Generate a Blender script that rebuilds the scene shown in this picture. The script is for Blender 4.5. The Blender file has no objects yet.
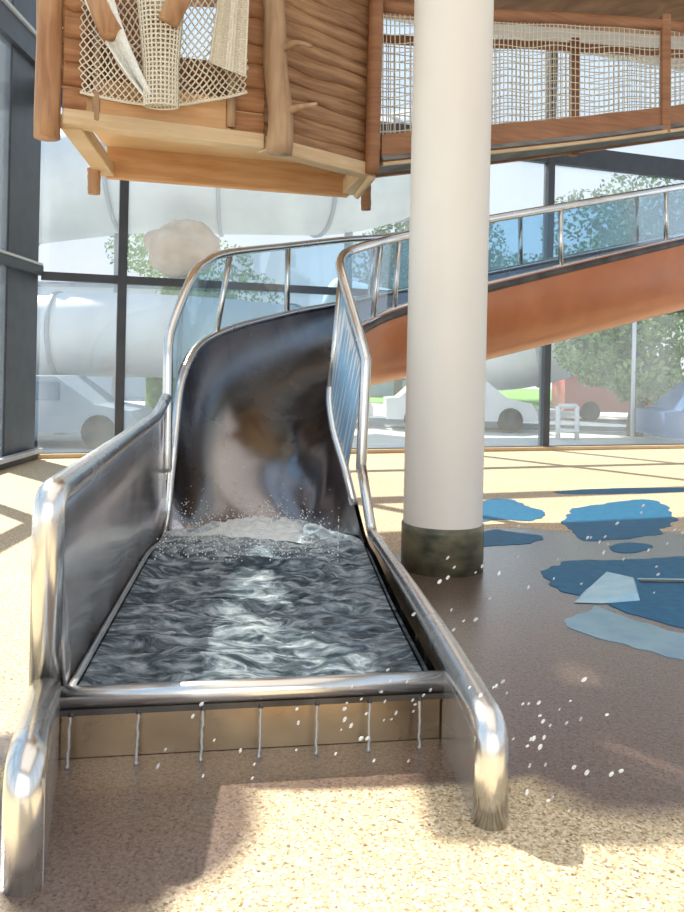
import bpy, math, random
from mathutils import Vector, Matrix, noise
random.seed(7)
sc = bpy.context.scene
C = sc.collection
# ------------------------------------------------------------------ camera
F, U0, V0, ROLL, CH = 820.0, 342.0, 365.0, math.radians(1.25), 1.45
cam = bpy.data.cameras.new('camera'); camo = bpy.data.objects.new('camera', cam); C.objects.link(camo)
cam.sensor_fit = 'AUTO'; cam.sensor_width = 36; cam.lens = F/912*36
cam.shift_y = (V0-456)/912
cam.clip_start = .05; cam.clip_end = 500
camo.matrix_world = Matrix.Translation((0, 0, CH)) @ Matrix.Rotation(math.radians(90), 4, 'X') @ Matrix.Rotation(ROLL, 4, 'Z')
sc.camera = camo
SR, CR = math.sin(ROLL), math.cos(ROLL)
def at(px, py, d):                       # a place in the hall, measured from the photograph at distance d
    u, v = px-U0, V0-py
    return Vector(((u*CR-v*SR)*d/F, d, CH+(u*SR+v*CR)*d/F))
def gnd(px, py, z=0):
    u, v = px-U0, V0-py
    return at(px, py, (z-CH)*F/(u*SR+v*CR))
# ------------------------------------------------------------------ light
w = bpy.data.worlds.new('sky'); sc.world = w; w.use_nodes = True
nt = w.node_tree; nt.nodes.clear()
o_ = nt.nodes.new('ShaderNodeOutputWorld'); b_ = nt.nodes.new('ShaderNodeBackground')
tc = nt.nodes.new('ShaderNodeTexCoord'); sp = nt.nodes.new('ShaderNodeSeparateXYZ'); cr = nt.nodes.new('ShaderNodeValToRGB')
cr.color_ramp.elements[0].position = 0.0; cr.color_ramp.elements[0].color = (.93, .96, 1, 1)
cr.color_ramp.elements[1].position = .6; cr.color_ramp.elements[1].color = (.45, .68, 1, 1)
nt.links.new(tc.outputs['Generated'], sp.inputs[0]); nt.links.new(sp.outputs['Z'], cr.inputs[0])
nt.links.new(cr.outputs[0], b_.inputs[0]); b_.inputs[1].default_value = .78
nt.links.new(b_.outputs[0], o_.inputs[0])
sun = bpy.data.lights.new('sun', 'SUN'); so = bpy.data.objects.new('sun', sun); C.objects.link(so)
SUND = Vector((.65, -.68, -1.0))
so.rotation_euler = SUND.to_track_quat('-Z', 'Y').to_euler(); so.location = (-8, 12, 14)
sun.energy = 6.8; sun.color = (1, .93, .80); sun.angle = math.radians(.6)
sc.view_settings.view_transform = 'Standard'; sc.view_settings.look = 'None'
sc.view_settings.exposure = .45; sc.view_settings.gamma = 1
def area(name, loc, rot, sx, sy, e, col=(1, .96, .9)):
    l = bpy.data.lights.new(name, 'AREA'); l.shape = 'RECTANGLE'; l.size = sx; l.size_y = sy; l.energy = e; l.color = col
    o = bpy.data.objects.new(name, l); C.objects.link(o); o.location = loc; o.rotation_euler = [math.radians(a) for a in rot]; return o
area('unseen_ceiling_fill', (1.5, 3, 9.3), (0, 0, 0), 10, 14, 270)  # broad unseen fill added overhead to lift the indoor shade
area('unseen_near_fill', (1.5, -4.8, 4), (90, 0, 0), 11, 6, 190, (1, .97, .93))  # unseen fill added behind the camera to brighten the near faces
# ------------------------------------------------------------------ materials
def new_mat(name):
    m = bpy.data.materials.new(name); m.use_nodes = True
    return m, m.node_tree, m.node_tree.nodes['Principled BSDF']
def N(nt, t, **kw):
    n = nt.nodes.new(t)
    for k, v in kw.items():
        if k in n.inputs: n.inputs[k].default_value = v
        else: setattr(n, k, v)
    return n
def coords(nt, scale=(1, 1, 1)):
    t = nt.nodes.new('ShaderNodeTexCoord'); m = nt.nodes.new('ShaderNodeMapping'); m.inputs['Scale'].default_value = scale
    nt.links.new(t.outputs['Object'], m.inputs[0]); return m.outputs[0]
def ramp(nt, src, stops):
    r = nt.nodes.new('ShaderNodeValToRGB'); e = r.color_ramp.elements
    while len(e) < len(stops): e.new(.5)
    for i, (p, c) in enumerate(stops):
        e[i].position = p; e[i].color = tuple(c)+(1,) if len(c) == 3 else c
    nt.links.new(src, r.inputs[0]); return r.outputs[0]
def bump(nt, src, b, strength=.3, dist=.01):
    n = nt.nodes.new('ShaderNodeBump'); n.inputs['Strength'].default_value = strength; n.inputs['Distance'].default_value = dist
    nt.links.new(src, n.inputs['Height']); nt.links.new(n.outputs[0], b.inputs['Normal'])
def noisy(name, c1, c2, scale=5, stretch=(1, 1, 1), rough=.5, metal=0, bmp=.1, bdist=.01, detail=4, rr=None, lo=.3, hi=.7, coat=0):
    m, nt, b = new_mat(name)
    n = N(nt, 'ShaderNodeTexNoise', Scale=scale, Detail=detail); nt.links.new(coords(nt, stretch), n.inputs['Vector'])
    nt.links.new(ramp(nt, n.outputs[0], [(lo, c1), (hi, c2)]), b.inputs['Base Color'])
    b.inputs['Roughness'].default_value = rough; b.inputs['Metallic'].default_value = metal
    if coat: b.inputs['Coat Weight'].default_value = coat; b.inputs['Coat Roughness'].default_value = .12
    if rr:
        g = lambda x: (x, x, x)
        nt.links.new(ramp(nt, n.outputs[0], [(lo, g(rr[0])), (hi, g(rr[1]))]), b.inputs['Roughness'])
    if bmp: bump(nt, n.outputs[0], b, bmp, bdist)
    return m
def wood(name, c1, c2, c3, stretch, rough=.6, scale=3):
    m, nt, b = new_mat(name)
    v = coords(nt, stretch)
    n = N(nt, 'ShaderNodeTexNoise', Scale=scale, Detail=6, Distortion=.6); nt.links.new(v, n.inputs['Vector'])
    k = N(nt, 'ShaderNodeTexNoise', Scale=1.3, Detail=2); nt.links.new(coords(nt), k.inputs['Vector'])
    mx = N(nt, 'ShaderNodeMix', data_type='RGBA'); mx.inputs[0].default_value = .35
    nt.links.new(ramp(nt, n.outputs[0], [(.3, c1), (.5, c2), (.72, c3)]), mx.inputs[6])
    nt.links.new(ramp(nt, k.outputs[0], [(.35, c1), (.65, c3)]), mx.inputs[7])
    nt.links.new(mx.outputs[2], b.inputs['Base Color']); b.inputs['Roughness'].default_value = rough
    bump(nt, n.outputs[0], b, .35, .01); return m
def glass(name, tint, milk=.0, gloss=.1, milkcol=(.9, .95, 1)):
    m, nt, b = new_mat(name); nt.nodes.remove(b); out = nt.nodes['Material Output']
    tr = N(nt, 'ShaderNodeBsdfTransparent'); tr.inputs[0].default_value = tint+(1,)
    gl = N(nt, 'ShaderNodeBsdfGlossy'); gl.inputs['Roughness'].default_value = .03
    lw = N(nt, 'ShaderNodeLayerWeight', Blend=.25)
    mr = N(nt, 'ShaderNodeMapRange'); mr.inputs[3].default_value = gloss*.5; mr.inputs[4].default_value = min(1, gloss*6)
    nt.links.new(lw.outputs['Fresnel'], mr.inputs[0])
    mx = N(nt, 'ShaderNodeMixShader'); nt.links.new(mr.outputs[0], mx.inputs[0])
    nt.links.new(tr.outputs[0], mx.inputs[1]); nt.links.new(gl.outputs[0], mx.inputs[2])
    last = mx
    if milk:
        tl = N(nt, 'ShaderNodeBsdfTranslucent'); tl.inputs[0].default_value = milkcol+(1,)
        df = N(nt, 'ShaderNodeBsdfDiffuse'); df.inputs[0].default_value = milkcol+(1,)
        m2 = N(nt, 'ShaderNodeMixShader'); nt.links.new(tl.outputs[0], m2.inputs[1]); nt.links.new(df.outputs[0], m2.inputs[2])
        m3 = N(nt, 'ShaderNodeMixShader'); nz = N(nt, 'ShaderNodeTexNoise', Scale=1.1, Detail=5)
        nt.links.new(coords(nt, (1, 1, .5)), nz.inputs['Vector'])
        nt.links.new(ramp(nt, nz.outputs[0], [(.3, (milk*.5,)*3), (.7, (milk*1.5,)*3)]), m3.inputs[0])
        nt.links.new(last.outputs[0], m3.inputs[1]); nt.links.new(m2.outputs[0], m3.inputs[2]); last = m3
    nt.links.new(last.outputs[0], out.inputs[0]); return m

M = {}
M['steel'] = noisy('brushed_steel', (.62, .60, .57), (.74, .73, .71), 6, (1, 1, .4), .2, 1, 0, .003, rr=(.13, .30))
M['rail'] = noisy('polished_steel', (.80, .79, .77), (.90, .89, .88), 3, (1, 1, 1), .3, 1, 0, .002, detail=2, rr=(.20, .30))
M['panel'] = noisy('mirror_steel', (.52, .50, .51), (.64, .62, .63), 2.5, (1, 1, 1), .12, .72, .02, .006, rr=(.10, .28))
M['satin'] = noisy('satin_steel', (.84, .86, .89), (.93, .94, .96), 9, (1, 1, 1), .5, .2, .02, .002)
M['trough'] = noisy('wet_trough_steel', (.21, .20, .215), (.36, .34, .345), 2.2, (1, 1, .6), .2, 1, .25, .02, rr=(.14, .30))
M['fascia'] = noisy('tan_reflection_steel', (.30, .21, .13), (.50, .38, .24), 3, (1, 1, 1), .28, 1, .05, .004, rr=(.2, .4))  # warm reflection of the floor put into the steel colour
M['orange'] = noisy('orange_shell', (.45, .135, .04), (.55, .18, .058), 2.4, (1, 1, 1), .38, 0, .04, .01, coat=.25)
M['darktrim'] = noisy('dark_rim', (.05, .045, .045), (.12, .11, .10), 6, rough=.35, metal=.4, bmp=0)
M['frame'] = noisy('window_frame_paint', (.040, .050, .066), (.060, .072, .092), 4, rough=.42, bmp=0)
M['framelight'] = noisy('pale_frame_paint', (.45, .50, .56), (.6, .65, .7), 4, rough=.4, bmp=0)
M['white'] = noisy('painted_concrete', (.84, .76, .66), (.91, .85, .76), 1.6, (1, 1, .4), .5, bmp=.03)
M['band'] = noisy('mossy_stone', (.05, .055, .035), (.20, .17, .10), 7, (1, 1, 1.5), .35, bmp=.2, detail=8)
M['ceil'] = noisy('ceiling_paint', (.34, .30, .27), (.42, .38, .34), 1, rough=.8, bmp=0)
M['wall'] = noisy('plaster', (.60, .57, .52), (.68, .65, .60), 1, rough=.8, bmp=0)
M['log'] = wood('peeled_log', (.30, .13, .055), (.47, .24, .11), (.62, .38, .20), (5, 5, .7))
M['greylog'] = wood('weathered_log', (.30, .17, .09), (.46, .28, .155), (.56, .38, .22), (5, 5, .7))
M['board'] = wood('rough_board', (.26, .10, .035), (.44, .20, .08), (.55, .29, .13), (.8, .8, 8))
M['board_dark'] = wood('dark_board', (.20, .09, .038), (.38, .19, .085), (.54, .32, .165), (.8, .8, 8))
M['beam'] = wood('planed_beam', (.52, .25, .10), (.64, .35, .155), (.72, .44, .22), (.7, .7, 8))
M['palebeam'] = wood('pale_beam', (.58, .38, .20), (.68, .48, .27), (.78, .60, .38), (.7, .7, 8))
M['redbeam'] = wood('red_beam', (.26, .105, .045), (.36, .16, .07), (.46, .23, .11), (.7, .7, 8))
M['rope'] = noisy('rope', (.72, .63, .48), (.84, .78, .65), 60, rough=.8, bmp=0)
M['whiterope'] = noisy('white_rope', (.78, .76, .70), (.90, .88, .82), 60, rough=.8, bmp=0)
M['deckunder'] = noisy('deck_underside', (.10, .095, .09), (.26, .25, .235), 2, (1, 1, 6), .7, bmp=0)
M['winglass'] = glass('misty_window_glass', (.93, .97, .98), .16, .08, (.80, .88, .92))
M['railglass'] = glass('balustrade_glass', (.62, .81, .93), .06, .05, (.75, .88, 1))
M['blue'] = noisy('blue_rubber', (.004, .10, .22), (.008, .16, .31), 14, rough=.5, bmp=.2, detail=8)
M['palefloor'] = noisy('pale_blue_step', (.35, .58, .72), (.50, .70, .80), 8, rough=.3, bmp=.05)
M['tube'] = noisy('outdoor_tube', (.66, .68, .68), (.78, .80, .79), .8, rough=.5, bmp=0)
M['tubering'] = noisy('tube_seam', (.34, .37, .40), (.42, .45, .48), 1, rough=.5, bmp=0)
M['leaf'] = noisy('leaves', (.10, .22, .045), (.34, .48, .15), 2.2, rough=.6, bmp=0, detail=6)
M['leafdark'] = noisy('dark_leaves', (.05, .13, .05), (.17, .30, .11), 1.8, rough=.6, bmp=0, detail=6)
M['bark'] = noisy('bark', (.12, .08, .05), (.22, .16, .11), 6, rough=.8)
M['paving'] = noisy('outdoor_paving', (.44, .46, .46), (.58, .59, .57), 1.2, rough=.8)
M['asphalt'] = noisy('asphalt', (.16, .19, .23), (.22, .25, .29), 2, rough=.8)
M['grass'] = noisy('lawn', (.14, .30, .06), (.26, .44, .12), 3, rough=.9)
M['rock'] = noisy('beige_rock', (.42, .24, .14), (.66, .48, .33), 1.4, rough=.8, bmp=.5, bdist=.1)
M['bwall'] = noisy('building_render', (.58, .64, .70), (.68, .73, .78), 1, rough=.8, bmp=0)
M['bwin'] = noisy('building_windows', (.10, .15, .22), (.20, .27, .36), 1, rough=.2, bmp=0)
M['carwhite'] = noisy('white_car_paint', (.75, .76, .78), (.8, .81, .83), 1, rough=.2, bmp=0)
M['carblue'] = noisy('blue_car_paint', (.07, .14, .30), (.09, .18, .36), 1, rough=.2, bmp=0)
M['cargrey'] = noisy('grey_blue_car_paint', (.22, .28, .35), (.27, .33, .40), 1, rough=.3, bmp=0)
M['carred'] = noisy('red_van_paint', (.55, .16, .12), (.62, .2, .15), 1, rough=.3, bmp=0)
M['tyre'] = noisy('tyre', (.02, .02, .02), (.04, .04, .04), 5, rough=.8, bmp=0)
M['hedge'] = noisy('hedge', (.08, .17, .05), (.22, .34, .12), 6, rough=.8, bmp=.8, bdist=.1)

# water
def water_mat():
    m, nt, b = new_mat('churning_water')
    v = coords(nt, (1, 2.6, 1))
    n = N(nt, 'ShaderNodeTexNoise', Scale=4.5, Detail=9, Distortion=1.6); n.inputs['Roughness'].default_value = .6
    nt.links.new(v, n.inputs['Vector'])
    sx = N(nt, 'ShaderNodeSeparateXYZ'); nt.links.new(coords(nt), sx.inputs[0])
    far = N(nt, 'ShaderNodeMapRange'); far.inputs[1].default_value = 5.2; far.inputs[2].default_value = 6.5; far.inputs[3].default_value = 0; far.inputs[4].default_value = .36
    nt.links.new(sx.outputs['Y'], far.inputs[0])
    ad = N(nt, 'ShaderNodeMath', operation='ADD'); nt.links.new(n.outputs[0], ad.inputs[0]); nt.links.new(far.outputs[0], ad.inputs[1])
    nt.links.new(ramp(nt, ad.outputs[0], [(.36, (.022, .040, .052)), (.46, (.085, .115, .140)), (.54, (.23, .28, .32)), (.65, (.50, .56, .59)), (.82, (.85, .87, .87))]), b.inputs['Base Color'])
    nt.links.new(ramp(nt, ad.outputs[0], [(.6, (.06,)*3), (.8, (.5,)*3)]), b.inputs['Roughness'])
    b.inputs['IOR'].default_value = 1.45
    bump(nt, n.outputs[0], b, .8, .07); return m
M['water'] = water_mat()
M['foam'] = noisy('foam', (.80, .84, .84), (.95, .96, .95), 20, rough=.5, bmp=.3)
def clear_water():
    m, nt, b = new_mat('clear_water'); nt.nodes.remove(b); out = nt.nodes['Material Output']
    tr = N(nt, 'ShaderNodeBsdfTransparent'); tr.inputs[0].default_value = (.92, .95, .96, 1)
    gl = N(nt, 'ShaderNodeBsdfGlossy'); gl.inputs['Roughness'].default_value = .05
    df = N(nt, 'ShaderNodeBsdfTranslucent'); df.inputs[0].default_value = (.95, .97, 1, 1)
    d2 = N(nt, 'ShaderNodeBsdfDiffuse'); d2.inputs[0].default_value = (.95, .97, 1, 1)
    a = N(nt, 'ShaderNodeMixShader'); a.inputs[0].default_value = .35
    nt.links.new(tr.outputs[0], a.inputs[1]); nt.links.new(gl.outputs[0], a.inputs[2])
    d = N(nt, 'ShaderNodeMixShader'); nt.links.new(df.outputs[0], d.inputs[1]); nt.links.new(d2.outputs[0], d.inputs[2])
    c = N(nt, 'ShaderNodeMixShader'); c.inputs[0].default_value = .35
    nt.links.new(a.outputs[0], c.inputs[1]); nt.links.new(d.outputs[0], c.inputs[2]); nt.links.new(c.outputs[0], out.inputs[0]); return m
M['drop'] = clear_water()
# floor: resin-bound pebbles, wet around the slide, with shade there painted darker
def floor_mat():
    m, nt, b = new_mat('pebble_resin_floor')
    v = coords(nt)
    vo = N(nt, 'ShaderNodeTexVoronoi', Scale=130); nt.links.new(v, vo.inputs['Vector'])
    n = N(nt, 'ShaderNodeTexNoise', Scale=60, Detail=4); nt.links.new(v, n.inputs['Vector'])
    big = N(nt, 'ShaderNodeTexNoise', Scale=.9, Detail=4); nt.links.new(v, big.inputs['Vector'])
    peb = ramp(nt, vo.outputs['Color'], [(.05, (.22, .14, .08)), (.22, (.56, .41, .24)), (.55, (.72, .57, .36)), (.92, (.90, .80, .60))])
    gap = ramp(nt, n.outputs[0], [(.32, (.30, .20, .13)), (.46, (1, 1, 1))])
    mu = N(nt, 'ShaderNodeMix', data_type='RGBA', blend_type='MULTIPLY'); mu.inputs[0].default_value = .8
    nt.links.new(peb, mu.inputs[6]); nt.links.new(gap, mu.inputs[7])
    # wet zone beside the slide and towards the blue pool, with shade painted in
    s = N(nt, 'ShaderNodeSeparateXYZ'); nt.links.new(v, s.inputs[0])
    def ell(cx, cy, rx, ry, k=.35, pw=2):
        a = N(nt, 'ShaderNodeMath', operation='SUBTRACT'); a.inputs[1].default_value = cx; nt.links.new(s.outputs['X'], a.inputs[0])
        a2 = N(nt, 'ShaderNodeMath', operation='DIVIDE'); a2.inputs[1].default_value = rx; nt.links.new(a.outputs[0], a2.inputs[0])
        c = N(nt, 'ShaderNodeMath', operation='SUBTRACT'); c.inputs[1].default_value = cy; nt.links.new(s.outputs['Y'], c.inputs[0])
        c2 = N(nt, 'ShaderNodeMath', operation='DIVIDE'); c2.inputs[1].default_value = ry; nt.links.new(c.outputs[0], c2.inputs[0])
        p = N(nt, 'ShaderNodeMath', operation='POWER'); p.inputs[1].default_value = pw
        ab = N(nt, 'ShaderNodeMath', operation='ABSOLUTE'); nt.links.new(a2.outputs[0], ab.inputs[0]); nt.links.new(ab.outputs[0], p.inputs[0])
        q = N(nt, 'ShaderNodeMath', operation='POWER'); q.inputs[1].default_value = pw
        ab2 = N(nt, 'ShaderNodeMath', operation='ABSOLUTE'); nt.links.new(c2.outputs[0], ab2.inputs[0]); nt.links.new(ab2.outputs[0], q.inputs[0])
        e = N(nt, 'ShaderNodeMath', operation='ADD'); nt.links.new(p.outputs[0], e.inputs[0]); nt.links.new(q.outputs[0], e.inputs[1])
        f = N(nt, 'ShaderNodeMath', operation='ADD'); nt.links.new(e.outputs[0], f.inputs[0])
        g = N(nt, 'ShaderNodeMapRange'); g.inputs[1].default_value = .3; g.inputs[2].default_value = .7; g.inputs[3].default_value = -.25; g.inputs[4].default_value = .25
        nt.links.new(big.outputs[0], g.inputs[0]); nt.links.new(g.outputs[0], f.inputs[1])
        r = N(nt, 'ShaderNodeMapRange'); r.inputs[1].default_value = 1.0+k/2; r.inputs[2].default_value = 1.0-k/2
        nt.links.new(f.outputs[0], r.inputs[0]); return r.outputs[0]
    w1 = ell(2.95, 4.95, 2.6, 2.45, .25, 4); w2 = ell(-.70, 2.62, .46, .52, .5); w3 = ell(-.3, 3.05, 1.15, .26, .3)  # right mask fits wetness to the shade; front two paint the tray's shadow
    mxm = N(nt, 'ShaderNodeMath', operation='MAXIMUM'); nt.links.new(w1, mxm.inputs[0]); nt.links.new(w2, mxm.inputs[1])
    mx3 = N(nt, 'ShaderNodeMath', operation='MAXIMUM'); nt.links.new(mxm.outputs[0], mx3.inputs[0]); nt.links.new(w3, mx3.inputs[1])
    wet = mx3.outputs[0]  # wetness and painted shade share this mask
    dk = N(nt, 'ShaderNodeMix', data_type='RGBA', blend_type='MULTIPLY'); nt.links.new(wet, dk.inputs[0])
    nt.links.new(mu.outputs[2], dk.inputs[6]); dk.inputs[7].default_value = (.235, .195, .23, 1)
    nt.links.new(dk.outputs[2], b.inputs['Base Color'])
    rr = N(nt, 'ShaderNodeMapRange'); rr.inputs[3].default_value = .65; rr.inputs[4].default_value = .32
    nt.links.new(wet, rr.inputs[0]); nt.links.new(rr.outputs[0], b.inputs['Roughness'])
    cw = N(nt, 'ShaderNodeMath', operation='MULTIPLY'); cw.inputs[1].default_value = 1.0; nt.links.new(wet, cw.inputs[0])
    nt.links.new(cw.outputs[0], b.inputs['Coat Weight']); b.inputs['Coat Roughness'].default_value = .2; b.inputs['Coat IOR'].default_value = 2.0
    bump(nt, n.outputs[0], b, .35, .006)
    cb = N(nt, 'ShaderNodeBump', Strength=.22, Distance=.004); nt.links.new(vo.outputs['Distance'], cb.inputs['Height']); nt.links.new(cb.outputs[0], b.inputs['Coat Normal']); return m
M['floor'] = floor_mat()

# ------------------------------------------------------------------ helpers
class MB:
    def __init__(s): s.v = []; s.f = []; s.sm = []
    def add(s, vs, fs, smooth=False):
        k = len(s.v); s.v += [Vector(x) for x in vs]; s.f += [tuple(i+k for i in f) for f in fs]; s.sm += [smooth]*len(fs); return s
    def box(s, c, size, rot=None, bev=0.0):
        """rounded-edge box: an octagonal-cornered block"""
        hx, hy, hz = [x/2 for x in size]; c = Vector(c)
        if bev <= 0:
            vs = [Vector((x, y, z)) for x in (-hx, hx) for y in (-hy, hy) for z in (-hz, hz)]
            fs = [(0, 1, 3, 2), (4, 6, 7, 5), (0, 4, 5, 1), (2, 3, 7, 6), (0, 2, 6, 4), (1, 5, 7, 3)]
        else:
            b = min(bev, hx*.9, hy*.9, hz*.9); vs = []; fs = []
            def ring(z, i): return [Vector(p) for p in ((hx-i, -hy+b, z), (hx-i, hy-b, z), (hx-b, hy-i, z), (-hx+b, hy-i, z), (-hx+i, hy-b, z), (-hx+i, -hy+b, z), (-hx+b, -hy+i, z), (hx-b, -hy+i, z))]
            for z, i in ((-hz, b*.9), (-hz+b, 0), (hz-b, 0), (hz, b*.9)): vs += ring(z, i)
            for r in range(3):
                for k in range(8): fs.append((r*8+k, r*8+(k+1) % 8, r*8+8+(k+1) % 8, r*8+8+k))
            fs.append(tuple(reversed(range(8)))); fs.append(tuple(range(24, 32)))
        if rot is not None: vs = [rot @ x for x in vs]
        return s.add([c+x for x in vs], fs)
    def bar(s, a, b, w, h, bev=.0, up=(0, 0, 1)):
        """rectangular bar from a to b; w sideways, h along up"""
        a, b = Vector(a), Vector(b); d = (b-a); L = d.length; d.normalize()
        side = d.cross(Vector(up)).normalized(); u = side.cross(d)
        R = Matrix((d, side, u)).transposed()
        return s.box((a+b)/2, (L, w, h), R, bev)
    def tube(s, pts, r, n=12, caps=True, dome=False):
        pts = [Vector(p) for p in pts]; m = len(pts); rs = r if isinstance(r, (list, tuple)) else [r]*m
        if dome:
            d0 = (pts[0]-pts[1]).normalized(); d1 = (pts[-1]-pts[-2]).normalized()
            pre = [(pts[0]+d0*rs[0]*math.sin(t), rs[0]*math.cos(t)) for t in (1.45, 1.1, .75, .4)]
            post = [(pts[-1]+d1*rs[-1]*math.sin(t), rs[-1]*math.cos(t)) for t in (.4, .75, 1.1, 1.45)]
            pts = [p for p, _ in pre]+pts+[p for p, _ in post]; rs = [q for _, q in pre]+list(rs)+[q for _, q in post]; m = len(pts)
        T = []
        for i in range(m):
            a = pts[max(i-1, 0)]; b = pts[min(i+1, m-1)]; T.append((b-a).normalized())
        up = Vector((0, 0, 1)) if abs(T[0].z) < .9 else Vector((1, 0, 0))
        x = T[0].cross(up).normalized(); vs = []
        for i in range(m):
            x = (x-T[i]*x.dot(T[i])).normalized(); y = T[i].cross(x)
            for k in range(n):
                a = 2*math.pi*k/n; vs.append(pts[i]+(x*math.cos(a)+y*math.sin(a))*rs[i])
        fs = [(i*n+k, i*n+(k+1) % n, (i+1)*n+(k+1) % n, (i+1)*n+k) for i in range(m-1) for k in range(n)]
        if caps: fs += [tuple(reversed(range(n))), tuple(range((m-1)*n, m*n))]
        return s.add(vs, fs, True)
    def grid(s, rows, smooth=True, closed=False):
        n = len(rows[0]); vs = [p for r in rows for p in r]; q = n if closed else n-1
        fs = [(i*n+k, i*n+(k+1) % n, (i+1)*n+(k+1) % n, (i+1)*n+k) for i in range(len(rows)-1) for k in range(q)]
        return s.add(vs, fs, smooth)
    def prism(s, poly, z0, z1):
        n = len(poly); vs = [(p[0], p[1], z0) for p in poly]+[(p[0], p[1], z1) for p in poly]
        fs = [tuple(reversed(range(n))), tuple(range(n, 2*n))]+[(k, (k+1) % n, n+(k+1) % n, n+k) for k in range(n)]
        return s.add(vs, fs)
    def build(s, name, mat, parent=None, label=None, sub=0, solid=0, offset=-1):
        me = bpy.data.meshes.new(name); me.from_pydata([tuple(x) for x in s.v], [], s.f); me.update()
        me.polygons.foreach_set('use_smooth', s.sm)
        o = bpy.data.objects.new(name, me); C.objects.link(o)
        me.materials.append(M[mat] if isinstance(mat, str) else mat)
        if parent is not None:
            o.parent = parent
            mw = parent_world(parent)
            o.matrix_parent_inverse = mw.inverted()
        if label: o['label'] = label
        if solid:
            md = o.modifiers.new('thickness', 'SOLIDIFY'); md.thickness = solid; md.offset = offset
        if sub:
            md = o.modifiers.new('smooth', 'SUBSURF'); md.levels = sub; md.render_levels = sub
        return o
def parent_world(p):
    m = Matrix.Translation(p.location) if p.type == 'EMPTY' else Matrix.Identity(4)
    q = p.parent
    return m
def empty(name, loc, label, cat, group=None, kind=None):
    o = bpy.data.objects.new(name, None); C.objects.link(o); o.location = loc; o.empty_display_size = .1
    return tag(o, label, cat, group, kind)
def tag(o, label=None, cat=None, group=None, kind=None):
    if label: o['label'] = label
    if cat: o['category'] = cat
    if group: o['group'] = group
    if kind: o['kind'] = kind
    return o
def struct(o): o['kind'] = 'structure'; return o
def cr_(p, t):
    """Catmull-Rom through list p at parameter t in [0, len-1]"""
    n = len(p); i = min(int(t), n-2); f = t-i
    a = p[max(i-1, 0)]; b = p[i]; c = p[i+1]; d = p[min(i+2, n-1)]
    return .5*((2*b)+(c-a)*f+(2*a-5*b+4*c-d)*f*f+(3*b-a-3*c+d)*f**3)
def smooth_path(p, k=8): return [cr_(p, i/k) for i in range((len(p)-1)*k+1)]
def lerp(a, b, t): return a+(b-a)*t
def fillet(pts, rad, k=8):
    """polyline with rounded corners"""
    out = [pts[0]]
    for i in range(1, len(pts)-1):
        a, b, c = pts[i-1], pts[i], pts[i+1]; r = rad[i-1] if isinstance(rad, (list, tuple)) else rad
        r = min(r, (a-b).length*.48, (c-b).length*.48); p = b+(a-b).normalized()*r; q = b+(c-b).normalized()*r
        for j in range(k+1):
            t = j/k; out.append(p*(1-t)**2+b*2*t*(1-t)+q*t*t)
    out.append(pts[-1]); res = [out[0]]
    for p in out[1:]:
        if (p-res[-1]).length > 1e-4: res.append(p)
    return res

# ------------------------------------------------------------------ the hall
G0, G1 = Vector((-4.43, 12.0, 0)), Vector((7.6, 16.2, 0))       # foot line of the back glazing
BD = (G1-G0).normalized(); BN = Vector((BD.y, -BD.x, 0))          # BN towards the hall
HT = 9.5
XR = 7.6
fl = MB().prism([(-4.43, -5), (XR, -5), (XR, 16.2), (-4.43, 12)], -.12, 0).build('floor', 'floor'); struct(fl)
cl = MB().prism([(-4.6, -5.1), (XR+.2, -5.1), (XR+.2, 16.4), (-4.6, 12.2)], HT, HT+.2).build('ceiling', 'ceil'); struct(cl)
# wall behind the viewer with tall window openings, wall on the right
wb = MB()
for x0, x1 in ((-4.6, -3.9), (-1.1, -.5), (2.6, 3.2), (6.3, XR+.2)): wb.box(((x0+x1)/2, -5.1, HT/2), (x1-x0, .2, HT))
wb.box((1.6, -5.1, .3), (12.4, .19, .6)); wb.box((1.6, -5.1, 8.6), (12.4, .19, 1.8))
struct(wb.build('wall_near', 'wall'))
wr = MB(); wr.box((XR+.1, 5.5, .4), (.2, 21, .8)); wr.box((XR+.1, 5.5, 8.4), (.2, 21, 2.2))
for y in (-4.5, -.5, 3.5, 7.5, 11.5, 15.5): wr.box((XR+.1, y, 4.5), (.19, 1.0, 8))
struct(wr.build('wall_right', 'wall'))
# back glazing ---------------------------------------------------
def bpt(px, z):                          # point on the back glazing under picture column px
    u = (px-U0)+1.8
    k = u/F; # x = k*y ; on line G0 + t*BD
    t = (k*G0.y-G0.x)/(BD.x-k*BD.y); p = G0+BD*t; return Vector((p.x, p.y, z))
TR1, TR2, BTOP = 2.66, 5.35, 7.3
mull = [bpt(118.5, 0), bpt(440, 0), bpt(543.5, 0), G0+BD*(12.3)]
f1 = MB()
for p in mull[:]: f1.box((p.x, p.y, BTOP/2), (.13, .16, BTOP), Matrix.Rotation(math.atan2(BD.y, BD.x), 3, 'Z'))
for z, h in ((TR1, .12), (TR2, .36), (.02, .10)):
    f1.bar(G0+Vector((0, 0, z)), G1+Vector((0, 0, z)), .13, h)
edges = [G0]+mull[:3]+[G1]
w1 = MB(); g = G0-BN*.02; g2 = G1-BN*.02
w1.add([g+Vector((0, 0, .05)), g2+Vector((0, 0, .05)), g2+Vector((0, 0, BTOP)), g+Vector((0, 0, BTOP))], [(0, 1, 2, 3)])
win = w1.build('window_1', 'winglass'); struct(win)
f1.build('window_frame', 'frame', win)
fa = MB(); fa.bar(G0+Vector((0, 0, (BTOP+HT)/2)), G1+Vector((0, 0, (BTOP+HT)/2)), .2, HT-BTOP)
struct(fa.build('wall_back', 'wall'))
sill = MB(); sill.bar(G0+BN*.10+Vector((0, 0, .03)), G1+BN*.10+Vector((0, 0, .03)), .14, .06, .01)
struct(sill.build('trim_1', 'palebeam'))
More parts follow.
